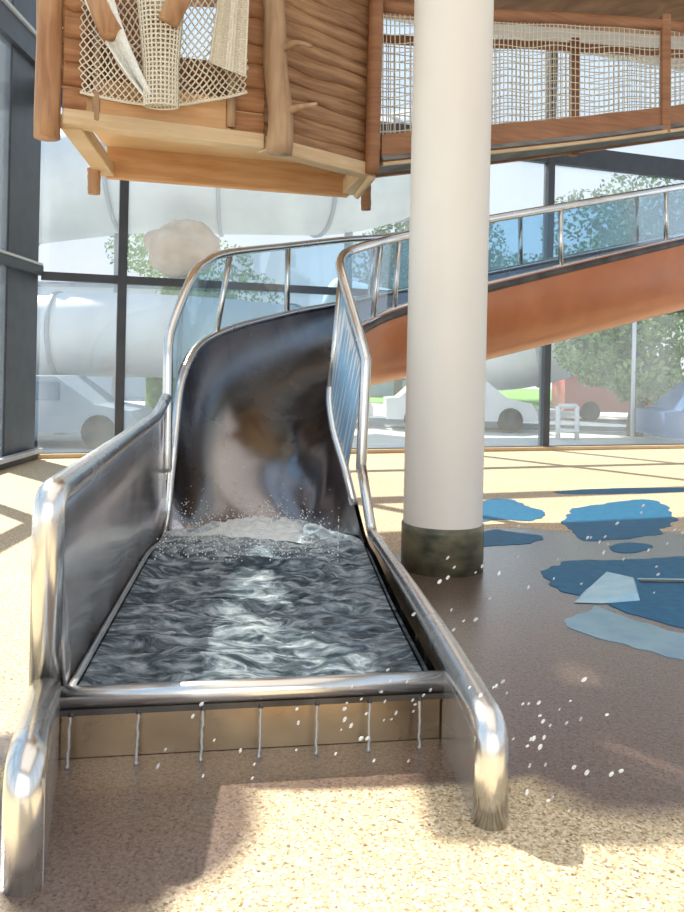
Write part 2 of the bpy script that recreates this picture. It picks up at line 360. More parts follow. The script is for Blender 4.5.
# left glazing ---------------------------------------------------
LX = -4.43
f2 = MB()
f2.box((LX-.10, 11.35, HT/2), (.2, 1.10, HT), None, .02)               # broad corner pillar
for y in (9.1, 6.2, 3.3, .4, -2.5): f2.box((LX, y, HT/2), (.16, .14, HT))
for z, h in ((2.72, .14), (5.75, .34), (.05, .12), (9.4, .2)): f2.box((LX, 3.5, z), (.14, 16.8, h))
w2 = MB().add([(LX-.02, -5, .1), (LX-.02, 11.9, .1), (LX-.02, 11.9, HT), (LX-.02, -5, HT)], [(0, 1, 2, 3)])
win2 = w2.build('window_2', 'winglass'); struct(win2)
f2.build('window_frame', 'frame', win2)
s2 = MB(); s2.box((LX+.085, 3.5, 2.80), (.03, 16.6, .03)); s2.box((LX+.085, 3.5, 5.95), (.04, 16.6, .05)); s2.box((LX+.10, 3.5, .13), (.10, 16.6, .06))
s2.build('window_sill', 'framelight', win2)

# blue painted shapes let into the floor -------------------------
def patch(pts, z=.004, seed=0, wob=.05):
    wob *= 2.2
    c = sum(pts, Vector())/len(pts); P = smooth_path(pts+[pts[0]], 14)[:-1]; out = []
    for i, p in enumerate(P):
        q = (noise.noise(Vector((p.x*3.2, p.y*3.2, seed)))+.5*noise.noise(Vector((p.x*9, p.y*9, seed))))*wob
        d = (p-c).normalized(); out.append((p.x+d.x*q, p.y+d.y*q))
    return out
def gp(l): return [gnd(x, y) for x, y in l]
B = MB(); B.prism(patch(gp([(478, 501), (505, 499), (530, 506), (545, 512), (528, 521), (500, 519), (478, 521)]), seed=1), .0, .004); B.build('blue_patch', 'blue', fl, 'small blue floor patch behind the column')
B = MB(); B.prism(patch(gp([(478, 532), (500, 530), (540, 537), (525, 544), (480, 546)]), seed=2), .0, .004); B.build('blue_patch', 'blue', fl, 'small blue floor patch beside the column')
B = MB(); B.prism(patch(gp([(560, 522), (575, 510), (610, 503), (650, 500), (668, 508), (672, 522), (655, 535), (610, 540), (575, 536)]), seed=3), .0, .004); B.build('blue_patch', 'blue', fl, 'large oval blue floor patch')
B = MB(); B.prism(patch(gp([(610, 547), (630, 543), (655, 546), (640, 552), (616, 552)]), seed=4, wob=.02), .0, .004); B.build('blue_patch', 'blue', fl, 'tiny blue floor patch')
B = MB(); B.prism(patch(gp([(553, 492), (600, 489), (700, 488), (700, 491), (620, 494), (565, 494)]), seed=5, wob=.02), .0, .004); B.build('blue_patch', 'blue', fl, 'narrow far blue floor streak')
B = MB(); B.prism(patch(gp([(543, 572), (560, 562), (620, 560), (720, 556), (800, 560), (820, 600), (760, 640), (700, 632), (640, 618), (600, 604), (560, 588)]), seed=6, wob=.04), .0, .004); B.build('blue_patch', 'blue', fl, 'big wet blue floor patch at the right')

M['washed'] = noisy('washed_blue_rubber', (.10, .26, .38), (.22, .38, .46), 5, rough=.3, bmp=.1, detail=8, coat=.6)
B = MB(); B.prism(patch(gp([(600, 608), (640, 622), (700, 634), (800, 640), (800, 668), (700, 664), (640, 648), (590, 634), (570, 616)]), seed=9, wob=.05), .0, .003); B.build('pale_blue_patch', 'washed', fl, 'washed-out pale blue floor patch at the right edge')
# ------------------------------------------------------------------ column
cc = at(446, 365, 5.95); cc.z = 0; CRad = .298
col = empty('round_column', (cc.x, cc.y, 0), 'thick round cream painted column with a dark stone foot beside the slide', 'column')
def lathe(prof, c, n=48):
    rows = [[Vector((c.x+r*math.cos(2*math.pi*k/n), c.y+r*math.sin(2*math.pi*k/n), z)) for k in range(n)] for r, z in prof]
    return MB().grid(rows, True, True)
lathe([(CRad-.012, .325), (CRad-.012, 5.0), (CRad-.012, HT-.002)], cc).build('shaft', 'white', col)
bb = lathe([(.0, .001), (CRad, .001), (CRad, .28), (CRad, .322), (CRad-.02, .33), (0, .33)], cc).build('stone_foot', 'band', col)

# ------------------------------------------------------------------ water slide
SL = empty('water_slide', (-.3, 3.1, 0), 'wide stainless steel water slide with orange outer shell curving down into a shallow run-out basin', 'slide')
P = at
outer_rim = [P(70, 688, 2.96), P(118, 608, 4.0), P(146, 561, 5.0), P(165, 530, 5.82), P(174, 440, 6.0), P(184, 372, 6.4), P(213, 336, 7.0), P(287, 314, 8.0), P(340, 304, 8.6), P(395, 292, 9.0), P(490, 273, 9.35), P(684, 234, 10.7)]
inner_rim = [P(430, 657, 3.18), P(392, 590, 4.15), P(372, 545, 5.1), P(362, 512, 5.75), P(346, 472, 5.95), P(333, 425, 6.15), P(331, 385, 6.35), P(345, 335, 6.8), P(364, 324, 7.1), P(400, 308, 7.5), P(490, 284, 8.05), P(684, 238, 9.4)]
for L in (outer_rim, inner_rim): L.append(L[-1]+(L[-1]-L[-2])*.6)
for i in range(4):
    outer_rim[i].z = .262; inner_rim[i].z = .262
floorz = [.03, .03, .03, .06, .12, .30, .80, 1.13, 1.27, 1.38, 1.60, 2.27]; floorz.append(floorz[-1]+(floorz[-1]-floorz[-2])*.6)
expo = [7, 7, 6.5, 6, 4.2, 3.0, 2.4, 2.2, 2.1, 2.1, 2.1, 2.1, 2.1]
def interp(l, t):
    i = min(int(t), len(l)-2); f = t-i; f = f*f*(3-2*f); return l[i]+(l[i+1]-l[i])*f
def section(t, off=0.0, n=30):
    O = cr_(outer_rim, t); I = cr_(inner_rim, t); fz = cr_(floorz, t); e = interp(expo, t)
    across = (I-O); across.z = 0; W = across.length; across.normalize(); out = []
    dr = max((O.z+I.z)/2-fz, .1)
    for k in range(n+1):
        a = math.pi*k/n; c = math.cos(a); s = math.sin(a)
        cx = math.copysign(abs(c)**(2/e), c); sy = abs(s)**(2/e)
        h = (1-cx)/2; p = O.lerp(I, h); p = Vector((p.x, p.y, p.z-dr*sy))
        if off: p += across*(-cx*off); p.z -= sy*off
        out.append(p)
    return out
NS = 12
ts = [i/8 for i in range(0, NS*8+1)]
MB().grid([section(t) for t in [.06]+ts[1:]]).build('trough', 'trough', SL)
MB().grid([list(reversed(section(t, .05))) for t in ts if t >= 5.0]).build('outer_shell', 'orange', SL, 'glossy orange outer shell under the trough')
# underside of the basin
MB().grid([list(reversed(section(t, .03))) for t in [.07]+ts[1:] if t <= 5.3]).build('basin_shell', 'steel', SL)
# rolled rims
def lipr(t): return .014 if t < 2.8 else .014+.018*min(1, (t-2.8)/1.2)
MB().tube([cr_(outer_rim, t)+Vector((.004, 0, .004)) for t in ts], [lipr(t) for t in ts], 12).build('trough_rim', 'rail', SL)
MB().tube([cr_(inner_rim, t) for t in ts if t >= 3.5], .032, 10).build('trough_rim', 'rail', SL)
tr = MB()
tr.grid([[p+Vector((0, 0, -.015)), p+Vector((0, 0, -.085))] for p in [section(t, .057)[-1] for t in ts if t >= 7.6]])
tr.build('rim_band', 'darktrim', SL, solid=.01)
# rails over the glass, outer side and inner side, same parameter as the rims from 4 on
outer_rail = {4: P(168, 348, 5.92), 4.35: P(172, 326, 6.05), 5: P(192, 277, 6.4), 5.5: P(206, 262, 6.75), 6: P(228, 253, 7.1), 7: P(288, 246, 8.0), 8: P(342, 240, 8.6), 9: P(400, 235, 9.0), 10: P(490, 220, 9.35), 11: P(684, 187, 10.7)}
inner_rail = {4: P(366, 360, 5.92), 4.5: P(361, 340, 6.02), 5: P(354, 316, 6.2), 5.5: P(347, 292, 6.38), 6: P(341, 270, 6.55), 6.5: P(341, 260, 6.72), 7: P(348, 252, 6.92), 8: P(372, 244, 7.2), 9: P(405, 236, 7.55), 10: P(490, 219, 8.05), 11: P(684, 186, 9.4)}
for D in (outer_rail, inner_rail): D[12] = D[11]+(D[11]-D[10])*.6
def rail_pt(D, t):
    ks = sorted(D); i = max(j for j in range(len(ks)) if ks[j] <= t+1e-9); i = min(i, len(ks)-2)
    pts = [D[k] for k in ks]; return cr_(pts, i+(t-ks[i])/(ks[i+1]-ks[i]))
tt = [4+i/8 for i in range(0, 8*8+1)]
ob = P(167, 468, 5.86); ib = P(361, 468, 5.88)
def rail_tube(D, bottom, r, name):
    pts = [bottom+(D[4]-bottom)*k/6 for k in range(6)]+[rail_pt(D, t) for t in tt]
    MB().tube(pts, r, 14, dome=True).build(name, 'rail', SL)
rail_tube(outer_rail, ob, .036, 'handrail'); rail_tube(inner_rail, ib, .040, 'handrail')
# glass bays and the posts between them
def bays(D, R, cuts, name='glass_panel'):
    for a, b in zip(cuts[:-1], cuts[1:]):
        n = max(2, int((b-a)*8)); rows = []
        for k in range(n+1):
            t = a+(b-a)*k/n; top = rail_pt(D, t); bot = cr_(R, t); rows.append([bot, bot.lerp(top, .5), top])
        MB().grid(rows).build('glass_panel', 'railglass', SL)
    for t in cuts[1:-1]:
        top = rail_pt(D, t); bot = cr_(R, t)
        MB().tube([bot, lerp(bot, top, .5), top], .027, 12).build('post', 'steel', SL)
bays(outer_rail, outer_rim, [4, 6.05, 7.0, 8.6, 9.0, 10.17, 10.72, 12])
bays(inner_rail, inner_rim, [4, 5.9, 8.35, 8.9, 10.36, 10.88, 12])
# steel cover strip seen edge-on on the inside of the inner glass
st = MB(); rows = []
for k in range(13):
    t = 4+2.1*k/12; a = cr_(inner_rim, t); b = rail_pt(inner_rail, t); rows.append([a.lerp(b, .03), a.lerp(b, .86)])
st.grid(rows).build('kick_plate', 'satin', SL, 'pale satin steel plate inside the inner glass', solid=.012)
# run-out basin: mirror panel on the left, wings, threshold, fascia
LP0 = gnd(49, 763); LP0.z = 0; LP0 = Vector((-1.015, 2.95, 0))
LT0 = P(49, 500, 2.95); LT1 = P(163, 412, 5.8)
lrail = fillet([Vector((LT0.x, LT0.y, .20)), Vector((LT0.x, LT0.y, LT0.z+.012)), lerp(LT0, LT1, .9), P(166, 398, 5.86)], [.085, .2], 10)
MB().tube(lrail, [.056 if p.y < 3.2 else .056-.018*min(1, (p.y-3.2)/2.4) for p in lrail], 20).build('side_rail', 'rail', SL)
pn = MB(); rows = []
for k in range(21):
    f = k/20; t = 3*f
    b = cr_(outer_rim, t)+Vector((-.008, 0, -.03)); tp = lerp(LT0, LT1, f)
    rows.append([Vector((lerp(b.x, tp.x, h), lerp(b.y, tp.y, h), lerp(b.z, tp.z, h))) for h in (0, .33, .66, 1)])
e0 = rows[-1]; top = P(168, 470, 5.9); rows.append([outer_rim[3]+Vector((0, .05, 0)), lerp(e0[1], top, .6), lerp(e0[2], top, .4), P(166, 404, 5.87)])
pn.grid(rows).build('side_panel', 'panel', SL, 'polished steel side panel mirroring the water', solid=.012, offset=1)
# skirt under that panel down to the floor
MB().grid([[Vector((lerp(-1.06, -1.31, f), lerp(2.95, 5.9, f), 0)), Vector((lerp(-1.06, -1.31, f), lerp(2.95, 5.9, f), .30))] for f in (0, .5, 1)], False).build('skirt', 'steel', SL, solid=.02)
# right rail: foot, wing, low rail along the basin
RF = gnd(490, 822); RJ = P(457, 669, 3.19)
RJ.z = .285
mid = [P(418, 604, 4.05), P(391, 560, 4.9), P(372, 528, 5.7)]
for q in mid: q.z = .285
rr_ = fillet([Vector((RF.x, RF.y, 0)), Vector((RF.x, RF.y+.005, .30)), RJ, mid[0], mid[1], mid[2], P(361, 464, 5.88)], [.10, .3, .4, .4, .08], 10)
MB().tube(rr_, [.056 if p.y < 3.3 else .056-.020*min(1, (p.y-3.3)/2.2) for p in rr_], 20).build('side_rail', 'rail', SL)
RW0 = gnd(476, 812); RW1 = gnd(444, 744)
def wing(a, b, top, name, lab=None):
    MB().grid([[Vector((lerp(a.x, b.x, f), lerp(a.y, b.y, f), 0)), Vector((lerp(a.x, b.x, f), lerp(a.y, b.y, f), top))] for f in (0, .5, 1)], False).build(name, 'panel', SL, lab, solid=.02, offset=0)
wing(Vector((RF.x-.045, RF.y, 0)), Vector((RJ.x-.045, RJ.y, 0)), .27, 'wing_panel')
MB().grid([[Vector((q.x+.02, q.y, 0)), Vector((q.x+.02, q.y, .27))] for q in [RJ]+mid], False).build('skirt', 'steel', SL, solid=.02)
LF = gnd(22, 884)
ll = fillet([Vector((LF.x, LF.y, 0)), Vector((LF.x, LF.y, .325)), Vector((LT0.x, LT0.y+.01, .262))], .11, 10)
MB().tube(ll, .056, 20).build('wing_rail', 'rail', SL)
wing(Vector((LF.x+.048, LF.y, 0)), Vector((LT0.x+.045, LT0.y, 0)), .29, 'wing_panel')
TB0 = Vector((-.995, 2.945, .232)); TB1 = Vector((.432, 3.183, .232))
MB().tube([TB0, lerp(TB0, TB1, .5), TB1], .040, 20).build('threshold_bar', 'rail', SL)
MB().bar(TB0+Vector((0, .008, -.048)), TB1+Vector((0, .008, -.048)), .06, .022).build('drip_edge', 'darktrim', SL)
fb = MB(); fb.bar(TB0+Vector((0, .035, -.130)), TB1+Vector((0, .035, -.130)), .02, .20); fb.build('fascia', 'fascia', SL, 'tan-coloured steel fascia below the threshold')
spx = [(p-68)/384 for p in (83, 146, 207, 263, 319, 372, 424)]
for f in spx:
    p = lerp(TB0, TB1, f)
    MB().tube([p+Vector((.004, .03, -.052)), p+Vector((-.003, -.028, -.056))], .009, 10).build('spout', 'darktrim', SL)
# supports under the raised run (hidden mostly)
for t in (9.55,):
    s_ = section(t, .05)[15]
    MB().tube([Vector((s_.x, s_.y, 0)), Vector((s_.x, s_.y, s_.z+.03))], .07, 14).build('support_post', 'steel', SL)

# ------------------------------------------------------------------ water in the basin
def wz(x, y):
    a = noise.fractal(Vector((x*2.6+.8*noise.noise(Vector((x*2, y*3, 8))), y*6.2, .3)), .9, 2.1, 5)
    b = abs(noise.noise(Vector((x*4.0+3, y*8, 1.7))))
    amp = .046+.030*max(0, min(1, (y-4.6)/1.8))
    return .214+amp*a-.02*b+.05*max(0, (y-5.7))
rows = []
NY, NX = 260, 120
for j in range(NY+1):
    t = .02+4.9*(j/NY)
    O = cr_(outer_rim, t); I = cr_(inner_rim, t); k = max(0, t-3); m = .004+.05*k
    row = []
    for i in range(NX+1):
        p = O.lerp(I, m+(1-2*m)*i/NX); e = min(1, min(i, NX-i)/9); row.append(Vector((p.x, p.y, .225*(1-e)+e*wz(p.x, p.y)+(1-e)*.05*max(0, p.y-5.7))))
    rows.append(row)
wt = MB().grid(rows).build('slide_water', 'water')
tag(wt, 'choppy dark blue-green water filling the run-out basin of the steel slide', 'water', kind='stuff')
# foam where the slide enters the water
def blob(mb, c, r, sq=1.0, n=6):
    vs = [c+Vector((0, 0, r*sq))]; fs = []
    for i in range(1, n//2+1):
        th = math.pi*i/(n//2+1)
        for k in range(n): vs.append(c+Vector((r*math.sin(th)*math.cos(2*math.pi*k/n), r*math.sin(th)*math.sin(2*math.pi*k/n), r*sq*math.cos(th))))
    vs.append(c-Vector((0, 0, r*sq))); m = n//2
    for k in range(n): fs.append((0, 1+k, 1+(k+1) % n))
    for i in range(m-1):
        for k in range(n): fs.append((1+i*n+k, 1+(i+1)*n+k, 1+(i+1)*n+(k+1) % n, 1+i*n+(k+1) % n))
    L = len(vs)-1
    for k in range(n): fs.append((L, 1+(m-1)*n+(k+1) % n, 1+(m-1)*n+k))
    mb.add(vs, fs, True)
fm = MB(); rows = []
for j in range(41):
    row = []
    for i in range(81):
        u, v = i/80, j/40
        x = lerp(-1.02, -.12, u); y = 5.75+.75*v+.12*noise.noise(Vector((u*5, 0, 3)))
        h = math.sin(math.pi*v)**.8*math.sin(math.pi*u)**.5
        z = .20+h*(.07+.05*abs(noise.noise(Vector((x*6, y*9, 0))))+.02*noise.noise(Vector((x*25, y*25, 5))))
        row.append(Vector((x, y, z)))
    rows.append(row)
fm.grid(rows)
for k in range(1500):
    x = random.gauss(-.62, .33); y = random.uniform(5.0, 6.45); x = max(-1.12, min(.0, x))
    z = .235+abs(random.gauss(0, .05+.05*(y-5.0)))
    blob(fm, Vector((x, y, z)), random.uniform(.0015, .006))
tag(fm.build('foam', 'foam'), 'white churned foam where the chute meets the basin water', 'foam', kind='stuff')

# water strings running from the spouts
side = ['first', 'second']
jl = ['thin broken trickle at the left end below the threshold bar', 'thin water string, second from the left below the threshold bar', 'thin water string, third from the left below the threshold bar', 'thin water string at the middle of the threshold bar', 'thin water string, third from the right below the threshold bar', 'thin water string, second from the right below the threshold bar', 'thin water string at the right end below the threshold bar']
for i, f in enumerate(spx):
    p = lerp(TB0, TB1, f)+Vector((-.003, -.030, -.058)); pts = []; rs = []
    for k in range(22):
        h = k/21; z = p.z*(1-h)+.001*h
        pts.append(Vector((p.x+.004*noise.noise(Vector((h*6, i, 0))), p.y-.02*h, z))); rs.append(.0050+.0035*abs(noise.noise(Vector((h*9, i*3, 2))))+(.006 if k == 21 else 0))
    tag(MB().tube(pts, rs, 8).build('water_jet', 'drop'), jl[i], 'water', 'water strings under the threshold bar')

# ------------------------------------------------------------------ tree house
HZ = 3.2
hA = P(62, 130, 6.16); hB = P(262, 152, 6.74); hC = P(368, 176, 7.6); hD = P(348, 194, 8.3); hE = P(106, 180, 7.67)
for q in (hA, hB, hC, hD, hE): q.z = 0
HTOP = 5.3
def Z(p, z): return Vector((p.x, p.y, z))
H = empty('tree_house', Z((hA+hC)/2, HZ-.05), 'rustic raised tree house of boards and logs with an open square base', 'playhouse')
def logp(a, b, r0, r1, mat, name, parent, lab=None, bend=.02, seed=0, n=14, knots=True):
    pts = []; rs = []
    for k in range(n+1):
        f = k/n; p = a.lerp(b, f)
        p = p+Vector((noise.noise(Vector((f*2.5, seed, 0))), noise.noise(Vector((f*2.5, seed, 9))), 0))*bend
        pts.append(p); rs.append(lerp(r0, r1, f)*(1+(.10*noise.noise(Vector((f*7, seed, 4))) if knots else 0)))
    return MB().tube(pts, rs, 16).build(name, mat, parent, lab)
# base frame beams
MB().bar(Z(hA, HZ+.06), Z(hB, HZ+.06), .14, .12, .008).build('base_beam', 'palebeam', H)
MB().bar(Z(hB, HZ+.05), Z(hC, HZ+.05), .14, .12, .008).build('base_beam', 'palebeam', H)
MB().bar(Z(hA, HZ+.05)+Vector((.05, .05, 0)), Z(hE, HZ+.02), .16, .12, .008).build('base_beam', 'palebeam', H)
MB().bar(Z(hE, HZ+.10), Z(hD, HZ+.10), .10, .30, .008).build('base_beam', 'beam', H)
MB().bar(Z(hD, HZ+.05), Z(hC, HZ+.08), .14, .16, .008).build('base_beam', 'palebeam', H)
# floor boards
MB().prism([(q.x, q.y) for q in (hA, hB, hC, hD, hE)], HZ+.235, HZ+.30).build('deck', 'palebeam', H)
# siding
def siding(a, b, z0, z1, bh, mat, name, seed, wav=.012, thick=.035, out=Vector((0, 0, 0))):
    mb = MB(); L = (b-a).length; d = (b-a).normalized(); nrm = Vector((d.y, -d.x, 0)); z = z0; k = 0
    while z < z1-.02:
        h = bh*(.85+.3*random.random()); n = 10; rows = []
        h = min(h, z1-z)
        tl = random.uniform(-.012, .012)
        for i in range(n+1):
            f = i/n; p = a+d*L*f; wv = wav*noise.noise(Vector((f*3.3, seed, k))); wv2 = wav*noise.noise(Vector((f*3.3, seed, k+1)))
            lo, hi = z+wv+tl*(f-.5), z+h-.010+wv2+tl*(f-.5); c = nrm*thick*(.9+.4*noise.noise(Vector((f*2, seed, k*3))))
            rows.append([Z(p, lo), Z(p, lo+.01)+c*.8, Z(p, (lo+hi)/2)+c*1.25, Z(p, hi-.01)+c*.9, Z(p, hi)])
        mb.grid(rows)
        mb.add(rows[0], [(0, 1, 2, 3, 4)]); mb.add(rows[-1], [(4, 3, 2, 1, 0)])
        z += h; k += 1
    mb.bar(Z(a, (z0+z1)/2)-nrm*.012, Z(b, (z0+z1)/2)-nrm*.012, .02, z1-z0-.01)
    return mb.build(name, mat, H)
ux = (hB-hA).normalized(); LA = (hB-hA).length
qa = hA+ux*.17; qb = hA+ux*(LA*.83)
siding(hA, qa, HZ+.1, HTOP, .19, 'board', 'siding', 1)
siding(qb, hB, HZ+.1, HTOP, .19, 'board', 'siding', 2)
siding(hB, hC, HZ+.06, HTOP-.0, .135, 'board_dark', 'siding', 3, wav=.026, thick=.026)
siding(hC, hD, HZ+.3, HTOP, .16, 'board', 'siding', 4)
siding(hD, hE+(hD-hE)*.49, HZ+.3, HTOP, .16, 'board', 'siding', 5)
siding(hE+(hD-hE)*.27, hE, HZ+.3, HTOP, .16, 'board', 'siding', 6)
siding(hE+(hD-hE)*.49, hE+(hD-hE)*.27, HZ+.3, 4.36, .16, 'board', 'siding', 8)
MB().bar(Z(hE+(hD-hE)*.27, 5.12), Z(hE+(hD-hE)*.49, 5.12), .05, .34).build('window_header', 'board', H)
siding(hE, hA, HZ+.3, 4.75, .16, 'board', 'siding', 7)
MB().prism([(-2.12, 6.15), (.45, 6.15), (.45, 8.9), (-2.26, 8.9)], HTOP, HTOP+.08).build('roof', 'board_dark', H)  # roof above the view, front edge and gap shaped for the floor shadow
MB().prism([(-3.15, 6.15), (-2.46, 6.15), (-2.40, 8.9), (-3.15, 8.9)], HTOP, HTOP+.08).build('roof', 'board_dark', H)  # extra unseen strip added to shade the floor right of the slide
MB().prism([(-2.45, 7.05), (-2.0, 7.05), (-2.0, 7.3), (-2.45, 7.3)], HTOP-.12, HTOP-.01).build('shadow_crosspiece', 'board_dark', H)  # unseen crosspiece added to break up the sunlit sliver
# kick board under the opening and small posts
nA = Vector((ux.y, -ux.x, 0))
ka = hA+ux*.24+nA*.03; kb = hA+ux*(LA*.80)+nA*.03
MB().bar(Z(ka, HZ+.24), Z(kb, HZ+.24), .05, .26, .01).build('kick_board', 'beam', H)
MB().bar(Z(ka, HZ+.05)+nA*.02, Z(ka, HTOP)+nA*.02, .05, .05, .01, up=(1, 0, 0)).build('door_post', 'greylog', H)
logp(Z(kb+ux*.03, HZ+.14)+nA*.03, Z(kb+ux*.03, HTOP)+nA*.03, .038, .034, 'greylog', 'door_post', H, bend=.01)
# corner logs
logp(P(47, 138, 6.12), Z(P(50, 0, 6.12), HTOP), .095, .088, 'log', 'corner_log', H, 'thick peeled log at the left front corner', .03, 11)
bl = logp(P(279, 154, 6.62), P(273, -30, 6.62), .105, .085, 'greylog', 'corner_log', H, 'pale knotty log with two branch stubs', .05, 5)
MB().tube(smooth_path([P(284, 48, 6.60), P(292, 44, 6.54), P(300, 43, 6.5), P(311, 46, 6.46)], 4), [.032, .031, .030, .028, .026, .024, .023, .022, .021, .020, .019, .018, .016], 10, dome=True).build('branch_stub', 'greylog', bl)
MB().tube(smooth_path([P(286, 112, 6.60), P(296, 108, 6.52), P(304, 106, 6.46), P(316, 104, 6.42)], 4), [.040, .036, .032, .030, .027, .024, .022, .020, .018, .017, .016, .015, .013], 10, dome=True).build('branch_stub', 'greylog', bl)
logp(P(372, 174, 7.5), P(377, -30, 7.5), .068, .066, 'redbeam', 'corner_log', H, 'dark red-brown squared post at the right corner', .01, 8)
logp(P(366, 210, 8.2), P(366, 176, 8.2), .05, .05, 'redbeam', 'foot_stub', H, bend=0)
logp(P(94, 194, 7.45), P(94, 168, 7.45), .055, .06, 'log', 'foot_stub', H, bend=0)
logp(P(357, 196, 7.9), P(372, 177, 7.5), .03, .035, 'palebeam', 'foot_stub', H, bend=0)
# slanted poles inside the opening
def rope_net(fn, nu, nv, r, name, mat, diag=False, sub=2, parent=None):
    """strands following the surface fn(u,v)"""
    mb = MB()
    if not diag:
        for i in range(nu+1): mb.tube([fn(i/nu, k/(nv*sub)) for k in range(nv*sub+1)], r, 4, caps=False)
        for j in range(nv+1): mb.tube([fn(k/(nu*sub), j/nv) for k in range(nu*sub+1)], r, 4, caps=False)
    else:
        for s in (1, -1):
            for i in range(-nv, nu+1):
                pts = []
                for k in range(nv*sub+1):
                    v = k/(nv*sub); u = (i+v*nv)/nu if s == 1 else (nu-i-v*nv)/nu
                    if 0 <= u <= 1: pts.append(fn(u, v))
                if len(pts) > 1: mb.tube(pts, r, 4, caps=False)
    return mb.build(name, mat, parent)
NT = empty('hanging_net', P(155, 60, 6.1), 'sagging bundle of knotted rope netting hanging in the tree house opening', 'net')
def sag(u, v):      # bag of net across the opening
    x = lerp(80, 247, u); bot = 92+13*math.sin(math.pi*u); y = lerp(-25, bot, v**.85)
    x += 3*noise.noise(Vector((u*6, v*6, 0))); y += 4*noise.noise(Vector((u*6, v*6, 7)))*math.sin(math.pi*v)
    d = lerp(6.18, 6.5, u)-.22*math.sin(math.pi*min(1, v*1.0))*math.sin(math.pi*u)-.02
    x2 = x+6*math.sin(math.pi*v)*(.5-u)*0
    return P(x2, y, d)
rope_net(sag, 24, 13, .0062, 'net_bag', 'rope', True, parent=NT)
MB().tube([sag(k/30, 1) for k in range(31)], .012, 8).build('border_rope', 'rope', NT)
def chute(u, v):    # gathered net tube hanging in the middle
    a = 2*math.pi*u; w_ = lerp(.19, .125, min(1, v*1.4)); y = lerp(-30, 106, v)
    c = P(161, y, 6.02+.0*v); return c+Vector((w_*math.cos(a), w_*.6*math.sin(a), 0))
rope_net(chute, 26, 30, .0075, 'net_tube', 'rope', False, 1, parent=NT)
def drape(u, v):    # white net drawn diagonally from the top left
    x = lerp(80, 108, u)+v*lerp(66, 42, u)*(.6+.4*v); y = lerp(-15, 98, v)-6*u; return P(x, y, 5.93+.08*v+.05*math.sin(u*5))
rope_net(drape, 13, 60, .0105, 'net_drape', 'whiterope', False, 1, parent=NT)
def drape2(u, v):
    x = lerp(222, 249, u)-8*v*(1-u)-4*v; y = lerp(-25, 62+14*u, v); return P(x, y, 6.22+.04*math.sin(u*9))
rope_net(drape2, 11, 40, .0095, 'net_drape', 'rope', False, 1, parent=NT)
lg = MB().tube([P(88, -25, 6.0), P(114, 36, 5.95)], [.10, .088], 14).build('climbing_log', 'log'); tag(lg, 'short slanted peeled log hanging at the left of the netting', 'log', 'slanted logs in the netting')
lg = MB().tube([P(190, -25, 5.95), P(168, 22, 5.9)], [.085, .078], 14).build('climbing_log', 'log'); tag(lg, 'short slanted peeled log hanging right of the net tube', 'log', 'slanted logs in the netting')

# ------------------------------------------------------------------ bridge walkway with net sides
BR = empty('rope_bridge', P(520, 140, 8.3), 'raised wooden bridge with rope net sides climbing to the right behind the column', 'bridge')
bn = [P(380, 150, 7.6), P(490, 139, 8.1), P(580, 130, 8.65), P(684, 117, 9.2)]; bn.append(bn[-1]+(bn[-1]-bn[-2])*1.0)
tn = [P(380, 6, 7.6), P(490, 15, 8.1), P(580, 19, 8.65), P(684, 27, 9.2)]; tn.append(tn[-1]+(tn[-1]-tn[-2])*1.0)
bw = Vector((-.33, .72, 0))
def beamline(pts, w_, h, name, mat, par, k=4):
    pp = smooth_path(pts, k); rows = []
    for i, p in enumerate(pp):
        d = (pp[min(i+1, len(pp)-1)]-pp[max(i-1, 0)]); d.z = 0; d.normalize(); s_ = Vector((d.y, -d.x, 0))*w_/2; u = Vector((0, 0, h/2))
        rows.append([p+s_-u, p+s_+u, p-s_+u, p-s_-u])
    mb = MB().grid(rows, False, True); mb.add(rows[0], [(0, 1, 2, 3)]); mb.add(rows[-1], [(3, 2, 1, 0)])
    return mb.build(name, mat, par)
beamline(bn, .07, .27, 'side_beam', 'redbeam', BR)
beamline([p+bw for p in bn], .07, .27, 'side_beam', 'redbeam', BR)
dk = MB().grid([[p+Vector((0, 0, -.11))-bw*.08, p+bw*1.05+Vector((0, 0, -.11))] for p in smooth_path(bn, 4)], False).build('deck', 'deckunder', BR, solid=.04)
beamline([p+Vector((0, 0, -.145))-bw*.06 for p in bn], .06, .03, 'edge_strip', 'palebeam', BR)
for off, r in ((Vector((0, 0, 0)), .062), (bw, .05)):
    MB().tube(smooth_path([p+off for p in tn], 6), r, 12).build('handrail', 'redbeam', BR)
    def nf(u, v, off=off):
        a = cr_(bn, u*4)+off; b = cr_(tn, u*4)+off; q = a.lerp(b, v); return q+Vector((0, 0, -.02*math.sin(u*40)*math.sin(v*3)))
    rope_net(nf, 84, 16, .0052, 'net', 'rope', False, 1, parent=BR)
for tpos, off in ((.0, 0), (1.42, 1), (2.42, 1), (2.80, 0), (3.6, 1)):
    a = cr_(bn, tpos)+bw*off; b = cr_(tn, tpos)+bw*off
    if tpos > 0: MB().bar(a+Vector((0, -.03*(1-off), -.16)), b+Vector((0, -.03*(1-off), .1)), .10, .10, .012, up=(1, 0, 0)).build('post', 'redbeam', BR)
rf = MB().grid([[p+Vector((0, 0, .28))-bw*.3, p+bw*1.35+Vector((0, 0, .33))] for p in smooth_path(tn, 4)], False).build('canopy', 'board_dark', BR, solid=.05)

